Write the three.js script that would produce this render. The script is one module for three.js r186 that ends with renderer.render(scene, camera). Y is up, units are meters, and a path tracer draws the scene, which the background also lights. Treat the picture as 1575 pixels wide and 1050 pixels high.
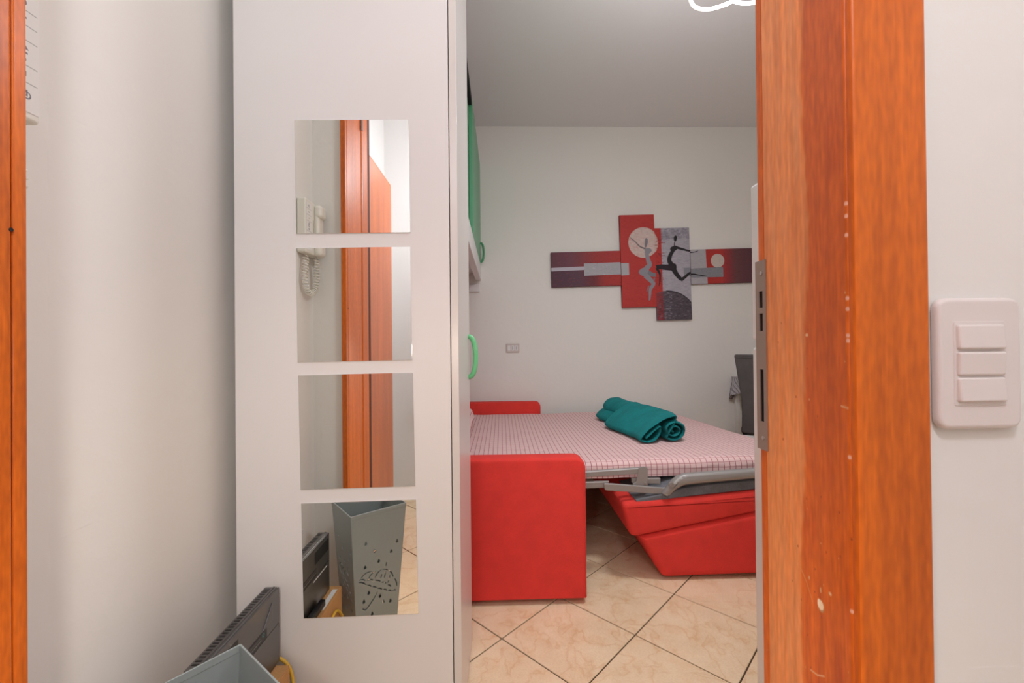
import * as THREE from 'three';
import { RoundedBoxGeometry } from 'three/addons/geometries/RoundedBoxGeometry.js';
import { mergeGeometries, mergeVertices, toCreasedNormals } from 'three/addons/utils/BufferGeometryUtils.js';
import { ImprovedNoise } from 'three/addons/math/ImprovedNoise.js';
import { RectAreaLightUniformsLib } from 'three/addons/lights/RectAreaLightUniformsLib.js';

// ---------------------------------------------------------------- camera, light, exposure
const scene = new THREE.Scene();
scene.background = new THREE.Color(0x000000);
const camera = new THREE.PerspectiveCamera(2 * Math.atan(525 / 653.77) * 180 / Math.PI, 1575 / 1050, 0.02, 60);
camera.rotation.order = 'YXZ';
camera.position.set(0, 1.03, 0);
camera.rotation.set(0.00578, -0.02556, -0.00998);
const renderer = new THREE.WebGLRenderer({ antialias: true });
renderer.toneMapping = THREE.LinearToneMapping;
renderer.toneMappingExposure = 1.0;
renderer.shadowMap.enabled = true;
RectAreaLightUniformsLib.init();

const FILL_GLOBE = { at: [-0.02, 2.0, 0.28], intensity: 1.88, color: 0xf4f6ff, radius: 0.085 };  // made-up pendant, added to light the near surfaces from behind the camera
const HALL_PANEL = { at: [0.15, 2.765, 1.7], size: [0.9, 0.9], intensity: 2.3, color: 0xf4f6ff };
const HALL_FILL_DOOR = { at: [0.12, 1.2, 2.69], size: [1.5, 2.1], intensity: 0.08, color: 0xf6f4ff };   // added as soft fill: made-up glowing glass door at the hall's rear end
const ENTRY_FILL = { at: [-0.05, 2.765, -0.82], size: 0.35, intensity: 7.8, color: 0xf3f7ff };     // added as fill: made-up small square ceiling light just inside the doorway
const FLASH_SPOT = { at: [-0.16, 1.02, 0.05], to: [-0.14, 0.10, -1.4], intensity: 0.92, angle: 1.0, penumbra: 0.55, color: 0xffefdf };   // added lamp standing in for a flash beside the camera: its edge of shadow lies on the left wall behind the door frame
const LED = { intensity: 66, glow: 1.2, size: 0.3, color: 0xf8f8ff };

// ---------------------------------------------------------------- measures of the flat (metres)
const XL = -0.74, XR = 2.9, ZF = -3.43, CEIL = 2.79;      // bedroom: left wall, right wall, far wall, ceiling
const ZD0 = -0.40, ZD1 = -0.535;                             // the wall with the doorway: hall face, bedroom face
const HXL = -0.80, HXR = 1.15, HZ = 2.7;                    // hall: left wall, right wall, rear wall
const JL = -0.603, JR = 0.327, DOORH = 2.12;                // door lining

// ---------------------------------------------------------------- helpers
const names = {};
function numbered(n) { const k = names[n] = (names[n] ?? -1) + 1; return k ? n + '_' + String(k).padStart(3, '0') : n; }
let seed = 12345;
function rnd() { seed = (seed * 1664525 + 1013904223) >>> 0; return seed / 4294967296; }
const perlin = new ImprovedNoise();
const noise = (x, y, z = 0.37) => perlin.noise(x, y, z);
const fbm = (x, y, z = 0.37, o = 4) => { let s = 0, a = 0.5; for (let i = 0; i < o; i++) { s += a * noise(x, y, z + i * 7.1); x *= 2.03; y *= 2.03; a *= 0.5; } return s; };
const sstep = (a, b, x) => { const t = Math.min(1, Math.max(0, (x - a) / (b - a))); return t * t * (3 - 2 * t); };
function shadows(m) { m.castShadow = true; m.receiveShadow = true; return m; }
function mesh(name, geo, material, parent) {
  const m = shadows(new THREE.Mesh(Array.isArray(geo) ? merge(geo) : geo, material));
  m.name = numbered(name); (parent || scene).add(m); return m;
}
function merge(list) {
  return mergeGeometries(list.map((g) => { const n = g.index ? g.toNonIndexed() : g; for (const k of Object.keys(n.attributes)) if (!['position', 'normal', 'uv'].includes(k)) n.deleteAttribute(k); return n; }));
}
function thing(name, label, category, pos = [0, 0, 0], group) {
  const g = new THREE.Group(); g.name = numbered(name); g.position.set(...pos); scene.add(g);
  g.userData = { label, category }; if (group) g.userData.group = group; return g;
}
function tag(o, label, category, group) { o.userData = { label, category }; if (group) o.userData.group = group; return o; }
function struct(o) { o.userData.kind = 'structure'; return o; }
// uv in metres, from the side each face looks to
function metric(geo, flip = false) {
  const g = geo.index ? geo.toNonIndexed() : geo;
  const p = g.attributes.position, n = g.attributes.normal, uv = new Float32Array(p.count * 2);
  for (let i = 0; i < p.count; i += 3) {
    let nx = 0, ny = 0, nz = 0;
    for (let k = 0; k < 3; k++) { nx += Math.abs(n.getX(i + k)); ny += Math.abs(n.getY(i + k)); nz += Math.abs(n.getZ(i + k)); }
    for (let k = 0; k < 3; k++) {
      const x = p.getX(i + k), y = p.getY(i + k), z = p.getZ(i + k);
      const [a, b] = nx >= ny && nx >= nz ? [z, y] : ny >= nz ? [x, z] : [x, y];
      uv[(i + k) * 2] = flip ? b : a; uv[(i + k) * 2 + 1] = flip ? a : b;
    }
  }
  g.setAttribute('uv', new THREE.BufferAttribute(uv, 2)); return g;
}
function box(x0, x1, y0, y1, z0, z1, r = 0, seg = 2) {
  const w = Math.abs(x1 - x0), h = Math.abs(y1 - y0), d = Math.abs(z1 - z0);
  const g = r > 0 ? new RoundedBoxGeometry(w, h, d, seg, Math.min(r, w / 2.01, h / 2.01, d / 2.01)) : new THREE.BoxGeometry(w, h, d);
  g.translate((x0 + x1) / 2, (y0 + y1) / 2, (z0 + z1) / 2); return metric(g);
}
// a polygon in x,y pushed back along -z from z0 to z1 with rounded edges
function prism(pts, z0, z1, bevel = 0, seg = 3) {
  const s = new THREE.Shape(pts.map(([x, y]) => new THREE.Vector2(x, y)));
  const d = Math.abs(z1 - z0);
  const g = new THREE.ExtrudeGeometry(s, { depth: d - 2 * bevel, bevelEnabled: bevel > 0, bevelThickness: bevel, bevelSize: bevel, bevelOffset: -bevel, bevelSegments: seg, curveSegments: 6 });
  g.translate(0, 0, Math.min(z0, z1) + bevel); return metric(bevel > 0.005 ? toCreasedNormals(g, 0.7) : g);
}
function roundPoly(pts, r, n = 5) {            // a polygon with its corners rounded
  const out = [];
  const R = Array.isArray(r) ? r : pts.map(() => r);
  pts.forEach((p, i) => {
    const a = pts[(i + pts.length - 1) % pts.length], b = pts[(i + 1) % pts.length];
    const va = new THREE.Vector2(a[0] - p[0], a[1] - p[1]), vb = new THREE.Vector2(b[0] - p[0], b[1] - p[1]);
    const k = Math.min(R[i], va.length() * 0.48, vb.length() * 0.48); va.setLength(k); vb.setLength(k);
    if (k < 1e-5) { out.push(p); return; }
    for (let j = 0; j <= n; j++) { const t = j / n, q = 1 - t;
      out.push([p[0] + va.x * q * q + vb.x * t * t, p[1] + va.y * q * q + vb.y * t * t]); }
  });
  return out;
}
function tube(points, r, seg = 60, rs = 10, closed = false) {
  return new THREE.TubeGeometry(new THREE.CatmullRomCurve3(points.map((p) => new THREE.Vector3(...p)), closed), seg, r, rs, closed);
}
function cyl(r, h, x, y, z, axis = 'y', n = 20) {
  const g = new THREE.CylinderGeometry(r, r, h, n); if (axis === 'z') g.rotateX(Math.PI / 2); if (axis === 'x') g.rotateZ(Math.PI / 2);
  g.translate(x, y, z); return g;
}

const mover = (x, y, z) => (g) => { for (const q of Array.isArray(g) ? g : [g]) q.translate(x, y, z); return g; };

// ---------------------------------------------------------------- textures
function tex(w, h, fn, srgb = true) {
  const d = new Uint8Array(w * h * 4);
  for (let y = 0; y < h; y++) for (let x = 0; x < w; x++) {
    const c = fn(x / w, y / h, x, y), i = (y * w + x) * 4;
    d[i] = Math.max(0, Math.min(255, c[0])); d[i + 1] = Math.max(0, Math.min(255, c[1])); d[i + 2] = Math.max(0, Math.min(255, c[2])); d[i + 3] = 255;
  }
  const t = new THREE.DataTexture(d, w, h, THREE.RGBAFormat);
  t.wrapS = t.wrapT = THREE.RepeatWrapping; t.magFilter = THREE.LinearFilter; t.minFilter = THREE.LinearMipmapLinearFilter; t.generateMipmaps = true;
  if (srgb) t.colorSpace = THREE.SRGBColorSpace; t.needsUpdate = true; return t;
}
const gray = (v) => [v, v, v];
function rep(t, u, v) { const c = t.clone(); c.repeat.set(u, v); c.needsUpdate = true; return c; }
function canvas(w, h, draw) {
  const c = document.createElement('canvas'); c.width = w; c.height = h; draw(c.getContext('2d'), w, h);
  const t = new THREE.CanvasTexture(c); t.colorSpace = THREE.SRGBColorSpace; return t;
}
// plaster: fine trowelled relief
const plasterBump = rep(tex(512, 512, (u, v) => gray(128 + 150 * fbm(u * 16, v * 16, 1.3, 5))), 1.4, 1.4);
const fineBump = rep(tex(256, 256, () => gray(90 + 80 * rnd())), 5, 5);
// wood: streaks along v
function woodPixel(u, v, [r, g, b]) {
  const streak = fbm(u * 92, v * 2.6, 2.2, 4), fine = noise(u * 420, v * 22, 5.1), broad = fbm(u * 10, v * 1.3, 8.3, 3), fleck = noise(u * 260, v * 60, 3.7);
  const k = 1 + 0.26 * streak + 0.06 * fine + 0.22 * broad + 0.12 * fleck;
  return [r * (0.3 + 0.7 * k), g * (0.1 + 0.9 * k), b * (0.1 + 0.9 * k)];
}
const WOOD = [205, 100, 21];
const woodMap = rep(tex(1024, 2048, (u, v) => woodPixel(u * 1.5, v * 2.2, WOOD)), 1 / 1.5, 1 / 2.2); woodMap.offset.set(0.6, 0);
const fabricBump = rep(tex(256, 256, (u, v, x, y) => gray(128 + 55 * Math.sin(x * Math.PI / 4) * Math.sin(y * Math.PI / 4) + 60 * (rnd() - 0.5))), 9, 9);
const fabricMap = (c, amt = 0.09) => rep(tex(256, 256, (u, v) => { const k = 1 + amt * fbm(u * 6, v * 6, c[0], 4) + amt * 0.7 * (rnd() - 0.5); return c.map((q) => q * k); }), 2.2, 2.2);
const towelBump = rep(tex(256, 256, () => gray(40 + 200 * rnd())), 6, 6);

// ---------------------------------------------------------------- materials
const std = (o) => new THREE.MeshStandardMaterial(o), phys = (o) => new THREE.MeshPhysicalMaterial(o);
const M = {
  wall: std({ color: 0xebe7e0, roughness: 0.92, bumpMap: plasterBump, bumpScale: 0.0012 }),
  ceiling: std({ color: 0xebe9e8, roughness: 0.95, bumpMap: plasterBump, bumpScale: 0.0012 }),
  hall: std({ color: 0xefeeec, roughness: 0.92, bumpMap: plasterBump, bumpScale: 0.001 }),
  wood: phys({ map: woodMap, roughness: 0.5, specularIntensity: 0.4, clearcoat: 0.4, clearcoatRoughness: 0.28 }),
  laminate: phys({ color: 0xe6e3e0, roughness: 0.5, clearcoat: 0.1, clearcoatRoughness: 0.4 }),
  doorLaminate: phys({ color: 0xdcd6d0, roughness: 0.34, clearcoat: 0.35, clearcoatRoughness: 0.25 }),
  mirror: std({ color: 0xf1f2ee, roughness: 0.0, metalness: 1 }),
  dark: std({ color: 0x0c0d10, roughness: 0.8 }),
  green: phys({ color: 0x55a377, roughness: 0.45, clearcoat: 0.3, clearcoatRoughness: 0.3 }),
  handleGreen: phys({ color: 0x6fc98a, roughness: 0.4, clearcoat: 0.3 }),
  red: phys({ map: fabricMap([226, 60, 52], 0.07), roughness: 0.95, sheen: 0.35, sheenColor: new THREE.Color(0xd04a44), sheenRoughness: 0.5, bumpMap: fabricBump, bumpScale: 0.0005 }),
  steel: std({ color: 0xa19d99, roughness: 0.42, metalness: 0.35 }),
  steelShiny: std({ color: 0xb9b2ae, roughness: 0.3, metalness: 0.9 }),
  felt: std({ map: fabricMap([112, 114, 118], 0.25), roughness: 1, bumpMap: towelBump, bumpScale: 0.002 }),
  white: std({ color: 0xe4e2df, roughness: 0.45 }),
  plastic: phys({ color: 0xe6dcd6, roughness: 0.32, clearcoat: 0.25, clearcoatRoughness: 0.2 }),
  ivory: std({ color: 0xe9e6da, roughness: 0.4 }),
  teal: phys({ map: fabricMap([8, 138, 140], 0.2), roughness: 1, sheen: 0.2, sheenColor: new THREE.Color(0x0d9a9c), sheenRoughness: 0.6, bumpMap: towelBump, bumpScale: 0.004 }),
  chair: std({ map: fabricMap([86, 82, 80], 0.12), roughness: 0.95, bumpMap: fabricBump, bumpScale: 0.0005 }),
  blackPlastic: std({ color: 0x141416, roughness: 0.4 }),
  router: phys({ color: 0x272524, roughness: 0.4, ior: 1.7, clearcoat: 1, clearcoatRoughness: 0.3, bumpMap: fineBump, bumpScale: 0.0002 }),
  card: std({ map: fabricMap([196, 146, 92], 0.1), roughness: 0.9 }),
  yellow: std({ color: 0xe0b338, roughness: 0.45 }),
  bin: phys({ color: 0x99a2a1, roughness: 0.42, metalness: 0.25, clearcoat: 0.15, clearcoatRoughness: 0.4 }),
  grout: std({ color: 0x54402f, roughness: 1 }),
  enamel: phys({ color: 0xe8e8e8, roughness: 0.3, clearcoat: 0.4 }),
  ledOn: std({ color: 0xffffff, emissive: 0xfff8ec, emissiveIntensity: 1.1 }),
};
const checkMap = rep(tex(512, 512, (u, v, x, y) => {
  const p = 51.2, d = (q) => { const m = ((q % p) + p) % p; return Math.min(m, p - m); };
  const wob = 1.2 * noise(u * 9, v * 9), lx = sstep(3.4, 1.6, d(x + wob)), ly = sstep(3.2, 1.4, d(y + wob)) * 0.95, l = Math.max(lx, ly) * (0.85 + 0.15 * noise(x * 0.3, y * 0.3));
  const n = 4 * (rnd() - 0.5);
  return [236 + n - 80 * l, 203 + n - 132 * l, 199 + n - 120 * l];
}), 1 / 0.235, 1 / 0.235);
M.sheet = std({ map: checkMap, roughness: 0.95, bumpMap: fabricBump, bumpScale: 0.0003 });

// ---------------------------------------------------------------- the room shell
struct(mesh('wall_left', box(XL - 0.12, XL, 0, CEIL, ZF - 0.12, ZD1), M.wall));
struct(mesh('wall_far', box(XL, XR, 0, CEIL, ZF - 0.12, ZF), M.wall));
struct(mesh('wall_right', box(XR, XR + 0.12, 0, CEIL, ZF - 0.12, ZD0), M.wall));
struct(mesh('wall_doorway', [box(XL - 0.12, JL - 0.022, 0, CEIL, ZD1, ZD0), box(JR + 0.022, XR, 0, CEIL, ZD1, ZD0), box(JL - 0.022, JR + 0.022, DOORH + 0.02, CEIL, ZD1, ZD0)], M.wall));
struct(mesh('wall_hall_left', box(HXL - 0.12, HXL, 0, CEIL, ZD0, HZ + 0.12), M.hall));
struct(mesh('wall_hall_pier', box(HXL, -0.48, 0, CEIL, 0.735, 0.90), M.hall));
struct(mesh('wall_hall_right', box(HXR, HXR + 0.12, 0, CEIL, ZD0, HZ + 0.12), M.hall));
struct(mesh('wall_hall_rear', box(HXL, HXR, 0, CEIL, HZ, HZ + 0.12), M.hall));
struct(mesh('ceiling', box(HXL - 0.12, XR + 0.12, CEIL, CEIL + 0.12, ZF - 0.12, HZ + 0.12), M.ceiling));

// the floor: a bed of grout with square tiles laid at 45 degrees
const floor = struct(mesh('floor', box(HXL - 0.12, XR + 0.12, -0.12, -0.0035, ZF - 0.12, HZ + 0.12), M.grout));
{
  const S = 0.33255, ox = -0.00785, oz = -1.49475, k = S / Math.SQRT2;
  function marble(i) {
    return tex(256, 256, (u, v) => {
      const z = i * 3.17, wx = u * 3 + 0.5 * fbm(u * 4, v * 4, z + 4, 3), wy = v * 3 + 0.5 * fbm(u * 4, v * 4, z + 9, 3);
      const cloud = fbm(wx * 1.2, wy * 1.2, z, 5), vein = Math.pow(1 - Math.min(1, Math.abs(fbm(wx * 0.9 + wy * 0.5, wy * 0.8, z + 2, 4)) * 9), 3), fleck = noise(u * 70, v * 70, z), cl2 = Math.max(0, fbm(wx * 2.3, wy * 2.3, z + 31, 4));
      return [234 + 12 * cloud - 9 * vein + 7 * fleck - 6 * cl2, 210 + 15 * cloud - 17 * vein + 9 * fleck - 18 * cl2, 175 + 18 * cloud - 22 * vein + 10 * fleck - 26 * cl2];
    });
  }
  const mats = [0, 1, 2, 3, 4, 5].map((i) => std({ map: marble(i), roughness: 0.36, bumpMap: plasterBump, bumpScale: 0.0004 }));
  const a = S / 2 - 0.0024, b = a - 0.0012, P = [], UV = [];
  const c4 = (r, y) => [[-r, y, -r], [-r, y, r], [r, y, r], [r, y, -r]];
  const quad = (p, q, r, s) => { for (const t of [p, q, r, p, r, s]) { P.push(...t); UV.push(t[0] / S + 0.5, t[2] / S + 0.5); } };
  const t0 = c4(b, 0), t1 = c4(a, -0.0012), t2 = c4(a, -0.008);
  quad(...t0);
  for (let i = 0; i < 4; i++) { const j = (i + 1) % 4; quad(t0[j], t0[i], t1[i], t1[j]); quad(t1[j], t1[i], t2[i], t2[j]); }
  const g = new THREE.BufferGeometry(); g.setAttribute('position', new THREE.Float32BufferAttribute(P, 3)); g.setAttribute('uv', new THREE.Float32BufferAttribute(UV, 2)); g.computeVertexNormals();
  for (let i = -22; i < 22; i++) for (let j = -22; j < 22; j++) {
    const x = ox + k * (i - j), z = oz - k * (i + j + 1);
    const bed = x > XL - 0.2 && x < XR + 0.2 && z > ZF - 0.2 && z < ZD0 + 0.1, hall = x > HXL - 0.2 && x < HXR + 0.2 && z >= ZD0 + 0.1 && z < HZ + 0.2;
    if (!bed && !hall) continue;
    if (z < ZF - 0.2 || z > HZ + 0.2) continue;
    const t = mesh('floor_tile', g, mats[Math.floor(rnd() * 6)], floor);
    t.position.set(x, 0, z); t.rotation.y = Math.PI / 4 + Math.floor(rnd() * 4) * Math.PI / 2;
  }
}
// skirting boards
struct(mesh('baseboard_far', box(XL, XR, 0, 0.075, ZF, ZF + 0.012, 0.003), M.wood));
struct(mesh('baseboard_left', box(XL, XL + 0.012, 0, 0.075, -1.10, ZD1, 0.003), M.wood));

// ---------------------------------------------------------------- the door frame and its opened leaf
{
  const door = new THREE.Group(); door.name = 'door_1'; scene.add(door); struct(door);
  // right lining, with its scratches and chips, and a painted reflection
  const W = 256, H = 2048, ZN = -0.392, ZFAR = -0.520;
  const wearSheen = canvas(W, H, (c) => {
    const im = c.createImageData(W, H);
    for (let y = 0; y < H; y++) for (let x = 0; x < W; x++) {
      const p = woodPixel(x / W * 0.14 + 0.1, (1 - y / H) * 2.1, WOOD), i = (y * W + x) * 4;
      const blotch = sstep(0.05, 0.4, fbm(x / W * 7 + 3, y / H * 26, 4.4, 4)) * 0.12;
      // paler, duller brown from rebate to uneven edge: wardrobe reflection painted into the wood
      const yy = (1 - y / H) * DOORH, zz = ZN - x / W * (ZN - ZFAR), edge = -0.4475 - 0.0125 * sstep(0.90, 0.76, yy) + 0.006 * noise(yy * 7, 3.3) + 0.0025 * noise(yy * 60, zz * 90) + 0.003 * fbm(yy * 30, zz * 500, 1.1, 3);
      const wearSheen = sstep(edge + 0.0035, edge - 0.0035, zz) * (0.72 + 0.5 * fbm(x / W * 22, yy * 9, 6.1, 3)), q = [p[0] * (1.02 - blotch * 0.5), p[1] * (1.0 - blotch), p[2] * (1 - blotch)];
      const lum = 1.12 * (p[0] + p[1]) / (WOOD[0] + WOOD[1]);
      [216, 146, 92].forEach((t, k) => { im.data[i + k] = q[k] + (t * (0.35 + 0.65 * lum) - q[k]) * wearSheen; }); im.data[i + 3] = 255;
    }
    c.putImageData(im, 0, 0);
    const X = (z) => (ZN - z) / (ZN - ZFAR) * W, Y = (y) => (1 - y / DOORH) * H;       // near edge at x = 0
    const line = (pts, w, col) => { c.strokeStyle = col; c.lineWidth = w; c.lineCap = 'round'; c.beginPath(); pts.forEach(([z, y], i) => i ? c.lineTo(X(z), Y(y)) : c.moveTo(X(z), Y(y))); c.stroke(); };
    line([[-0.4878, 0.859], [-0.4672, 0.801], [-0.4650, 0.786], [-0.452, 0.770], [-0.4434, 0.754]], 1.7, '#d98e50');
    line([[-0.506, 0.99], [-0.5058, 0.85], [-0.5065, 0.75], [-0.5074, 0.65]], 1.4, '#d29560');
    line([[-0.500, 0.99], [-0.4995, 0.90]], 1.1, '#cf9058');
    line([[-0.4727, 1.055], [-0.4650, 1.015], [-0.4584, 0.983]], 1.1, '#d29258'); line([[-0.4849, 1.003], [-0.4845, 0.95]], 1.0, '#d09058');
    line([[-0.4480, 0.679], [-0.4380, 0.681], [-0.4283, 0.687]], 1.6, '#e2b088'); line([[-0.402, 0.967], [-0.394, 0.966]], 2.0, '#d9a070');
    const dot = (z, y, rx, ry, col) => { c.fillStyle = col; c.beginPath(); c.ellipse(X(z), Y(y), rx, ry, 0, 0, 6.283); c.fill(); };
    dot(-0.4316, 0.7565, 9, 6, '#b98a5c'); dot(-0.4323, 0.7575, 8.5, 5, '#f2dcba'); dot(-0.4345, 0.7585, 4, 4, '#f7e6c8'); dot(-0.4318, 0.773, 2.2, 3, '#d2a070'); dot(-0.419, 0.7765, 4, 1.8, '#dcb48a'); dot(-0.448, 0.777, 2, 2, '#d8a87c');
    dot(-0.4466, 1.0365, 4, 1.8, '#e6c49a');
    for (const y of [1.16, 1.148, 1.13, 1.07, 1.06, 1.035, 1.03, 0.92, 0.775]) dot(-0.3935, y, 3, 2, '#e0a890');
    for (let i = 0; i < 90; i++) dot(-0.39 - rnd() * 0.12, rnd() * 1.1, 0.8 + rnd(), 0.7 + rnd() * 0.8, rnd() < 0.4 ? '#d99a62' : '#8a3c18');
  });
  wearSheen.wrapS = wearSheen.wrapT = THREE.ClampToEdgeWrapping;
  const wearSheenMat = phys({ map: wearSheen, roughness: 0.5, specularIntensity: 0.5, clearcoat: 0.45, clearcoatRoughness: 0.16 });
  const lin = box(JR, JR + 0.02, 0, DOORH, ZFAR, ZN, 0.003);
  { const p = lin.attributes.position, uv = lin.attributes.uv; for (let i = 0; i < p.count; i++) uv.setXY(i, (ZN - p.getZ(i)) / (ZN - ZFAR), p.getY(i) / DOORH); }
  mesh('jamb', lin, wearSheenMat, door);
  mesh('rebate_strip', box(JR + 0.002, JR + 0.02, 0, DOORH, -0.535, -0.521, 0.003), M.wood, door);
  mesh('jamb', box(JL - 0.02, JL, 0, DOORH, -0.540, -0.372, 0.003), M.wood, door);
  mesh('rebate_strip', box(JL - 0.02, JL - 0.0005, 0, DOORH, -0.558, -0.5415, 0.003), M.wood, door);
  mesh('head_jamb', box(JL, JR, DOORH, DOORH + 0.02, -0.535, -0.385, 0.003), M.wood, door);
  mesh('casing', box(JR + 0.0016, JR + 0.0735, 0, DOORH + 0.07, ZD0, -0.3855, 0.004, 4), M.wood, door);
  mesh('casing', box(JL - 0.075, JR + 0.0735, DOORH + 0.002, DOORH + 0.075, ZD0, -0.386, 0.006, 4), M.wood, door);
  mesh('hinge_post', box(JL - 0.075, JL + 0.001, 0, DOORH, -0.368, -0.275, 0.012, 5), M.wood, door);
  // strike plate with its slots
  const sp = new THREE.Shape([[-0.541, 0.895], [-0.541, 1.131], [-0.521, 1.131], [-0.521, 0.895]].map(([z, y]) => new THREE.Vector2(z + 0.0065, y)));
  const slot = (z0, z1, y0, y1) => sp.holes.push(new THREE.Path([[z0, y0], [z0, y1], [z1, y1], [z1, y0]].map(([z, y]) => new THREE.Vector2(z + 0.0065, y))));
  slot(-0.534, -0.5265, 1.072, 1.093); slot(-0.534, -0.5265, 1.043, 1.065); slot(-0.534, -0.5265, 0.930, 0.995);
  const h = new THREE.Path(); h.absarc(-0.5235, 1.018, 0.004, 0, 7); sp.holes.push(h);
  const pg = new THREE.ExtrudeGeometry(sp, { depth: 0.0015, bevelEnabled: false }); pg.rotateY(-Math.PI / 2); pg.translate(JR - 0.0002, 0, 0);
  const plate = mesh('strike_plate', pg, std({ color: 0x9a8a80, roughness: 0.45, metalness: 0.6 }), door);
  mesh('slot_box', box(JR + 0.001, JR + 0.0015, 0.92, 1.1, -0.529, -0.518), M.dark, plate);
  for (const y of [1.115, 0.91]) mesh('screw', cyl(0.0025, 0.001, JR - 0.002, y, -0.522, 'x', 12), M.steelShiny, plate);
  const hg = mesh('hinge', cyl(0.006, 0.05, JL + 0.004, 1.99, -0.3705), M.steelShiny, door); hg.userData.label = 'small bright metal hinge pin';
  mesh('nail_hole', cyl(0.0025, 0.001, JL + 0.0001, 1.177, -0.539, 'x', 10), M.dark, door);
  // the leaf, swung back into the hall: seen only in the mirrors
  mesh('leaf', box(-0.700, -0.655, 0.012, 1.985, -0.235, 0.345, 0.004), phys({ map: woodMap, roughness: 0.45, clearcoat: 0.6, clearcoatRoughness: 0.3 }), door);
  mesh('gap_shade_strip', box(-0.640, -0.606, 0, DOORH, -0.274, -0.240), std({ color: 0x5a2a18, roughness: 0.8 }), door);  // dark strip put in for the shaded gap between post and leaf
  mesh('leaf_edge', [box(-0.695, -0.662, 0.012, 2.004, 0.345, 0.366, 0.004), box(-0.695, -0.662, 1.985, 2.004, -0.235, 0.345, 0.004)], M.wood, door);
  mesh('flush_bolt', box(-0.685, -0.668, 0.33, 0.46, 0.366, 0.371), M.steelShiny, door);
}

// ---------------------------------------------------------------- light switch on the doorway wall
{
  const t = thing('light_switch', 'white plastic light switch plate with three stacked rockers beside the wooden door frame', 'light switch');
  const x0 = 0.4121, x1 = 0.4945, y0 = 0.945, y1 = 1.0697, z0 = ZD0;
  mesh('cover_plate', prism(roundPoly([[x0, y0], [x1, y0], [x1, y1], [x0, y1]], 0.012, 6), z0 + 0.0095, z0, 0.0046, 6), M.plastic, t);
  mesh('module_frame', prism(roundPoly([[0.4268, 0.9675], [0.4772, 0.9675], [0.4772, 1.0472], [0.4268, 1.0472]], 0.002, 3), z0 + 0.0101, z0 + 0.009, 0.0004, 2), M.plastic, t);
  [[1.0203, 1.0441, -0.07], [0.9958, 1.0188, 0.05], [0.9708, 0.9944, -0.07]].forEach(([a, b, tilt]) => {
    const r = new RoundedBoxGeometry(0.0455, b - a - 0.0006, 0.008, 3, 0.0022); r.rotateX(tilt); r.translate(0.4518, (a + b) / 2, z0 + 0.0095);
    mesh('rocker', metric(r), M.plastic, t);
  });
}

// ---------------------------------------------------------------- wardrobe column, bridge cabinet, mirrors
const WZ = -1.12, WX0 = -0.690, WX1 = -0.1325, WX2 = -0.1115, WE = -1.492;
{
  const t = thing('wardrobe', 'tall white single-door wardrobe column carrying four square mirrors on its side', 'wardrobe', [-0.41, 0, -1.34]);
  const L = mover(0.41, 0, 1.34);
  mesh('side_panel', L(box(WX0, WX1 - 0.001, 0.0, 2.52, WZ - 0.018, WZ, 0.0012)), M.laminate, t);
  mesh('side_panel', L(box(WX0, WX1 - 0.001, 0.0, 2.52, WE, WE + 0.018, 0.0012)), M.laminate, t);
  mesh('back_panel', L(box(WX0 + 0.004, WX0 + 0.01, 0.05, 2.5, WE + 0.018, WZ - 0.018)), M.laminate, t);
  mesh('top_panel', L(box(WX0 + 0.01, WX1 - 0.001, 2.5, 2.52, WE + 0.018, WZ - 0.018)), M.laminate, t);
  mesh('plinth', L(box(WX1 - 0.03, WX1 - 0.012, 0.0, 0.06, WE + 0.018, WZ - 0.018)), M.laminate, t);
  const d = mesh('door', L(box(WX1 + 0.0012, WX2, 0.004, 2.52, WE, WZ + 0.0005, 0.0015)), M.doorLaminate, t);
  const pts = []; for (let i = 0; i <= 16; i++) { const a = Math.PI * (i / 16 - 0.5); pts.push([WX2 + 0.41 + 0.0245 * Math.cos(a) ** 0.8, 0.988 + 0.0685 * Math.sin(a), -1.445 + 1.34]); }
  const h = mesh('handle', tube(pts, 0.0085, 40, 12), M.handleGreen, d); h.userData.label = 'curved light green bow handle';
}
{
  const t = thing('bridge_cabinet', 'white wall cabinet with green doors bridging the bed below the ceiling', 'wall cabinet', [-0.44, 1.54, -2.5]);
  const L = mover(0.44, -1.54, 2.5);
  mesh('carcass', L(box(XL + 0.002, -0.2, 1.60, 2.485, ZF + 0.002, WE - 0.003, 0.001)), M.laminate, t);
  mesh('front_rail', L(box(-0.2, -0.158, 1.545, 1.668, ZF + 0.002, WE - 0.003, 0.002)), M.laminate, t);
  mesh('top_shade_strip', L(box(-0.2, -0.160, 2.438, 2.485, -2.5, WE - 0.003)), M.dark, t);  // solid black strip standing for the shadow gap above the first door
  const d1 = mesh('door', L(box(-0.198, -0.180, 1.672, 2.436, -2.49, WE - 0.006, 0.001)), M.green, t);
  const d2 = mesh('door', L(box(-0.180, -0.158, 1.672, 2.484, ZF + 0.006, -2.51, 0.001)), M.green, t);
  const pts = []; for (let i = 0; i <= 16; i++) { const a = Math.PI * (i / 16 - 0.5); pts.push([-0.158 + 0.44 + 0.027 * Math.cos(a) ** 0.8, 1.757 - 1.54 + 0.075 * Math.sin(a), -3.37 + 2.5]); }
  const h = mesh('handle', tube(pts, 0.0085, 40, 12), std({ color: 0x3f9463, roughness: 0.4 }), d2); h.userData.label = 'curved green bow handle';
  mesh('wall_batten', L(box(XL + 0.004, -0.168, 1.452, 1.512, ZF + 0.001, ZF + 0.022, 0.004)), M.white, t);
}
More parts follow.
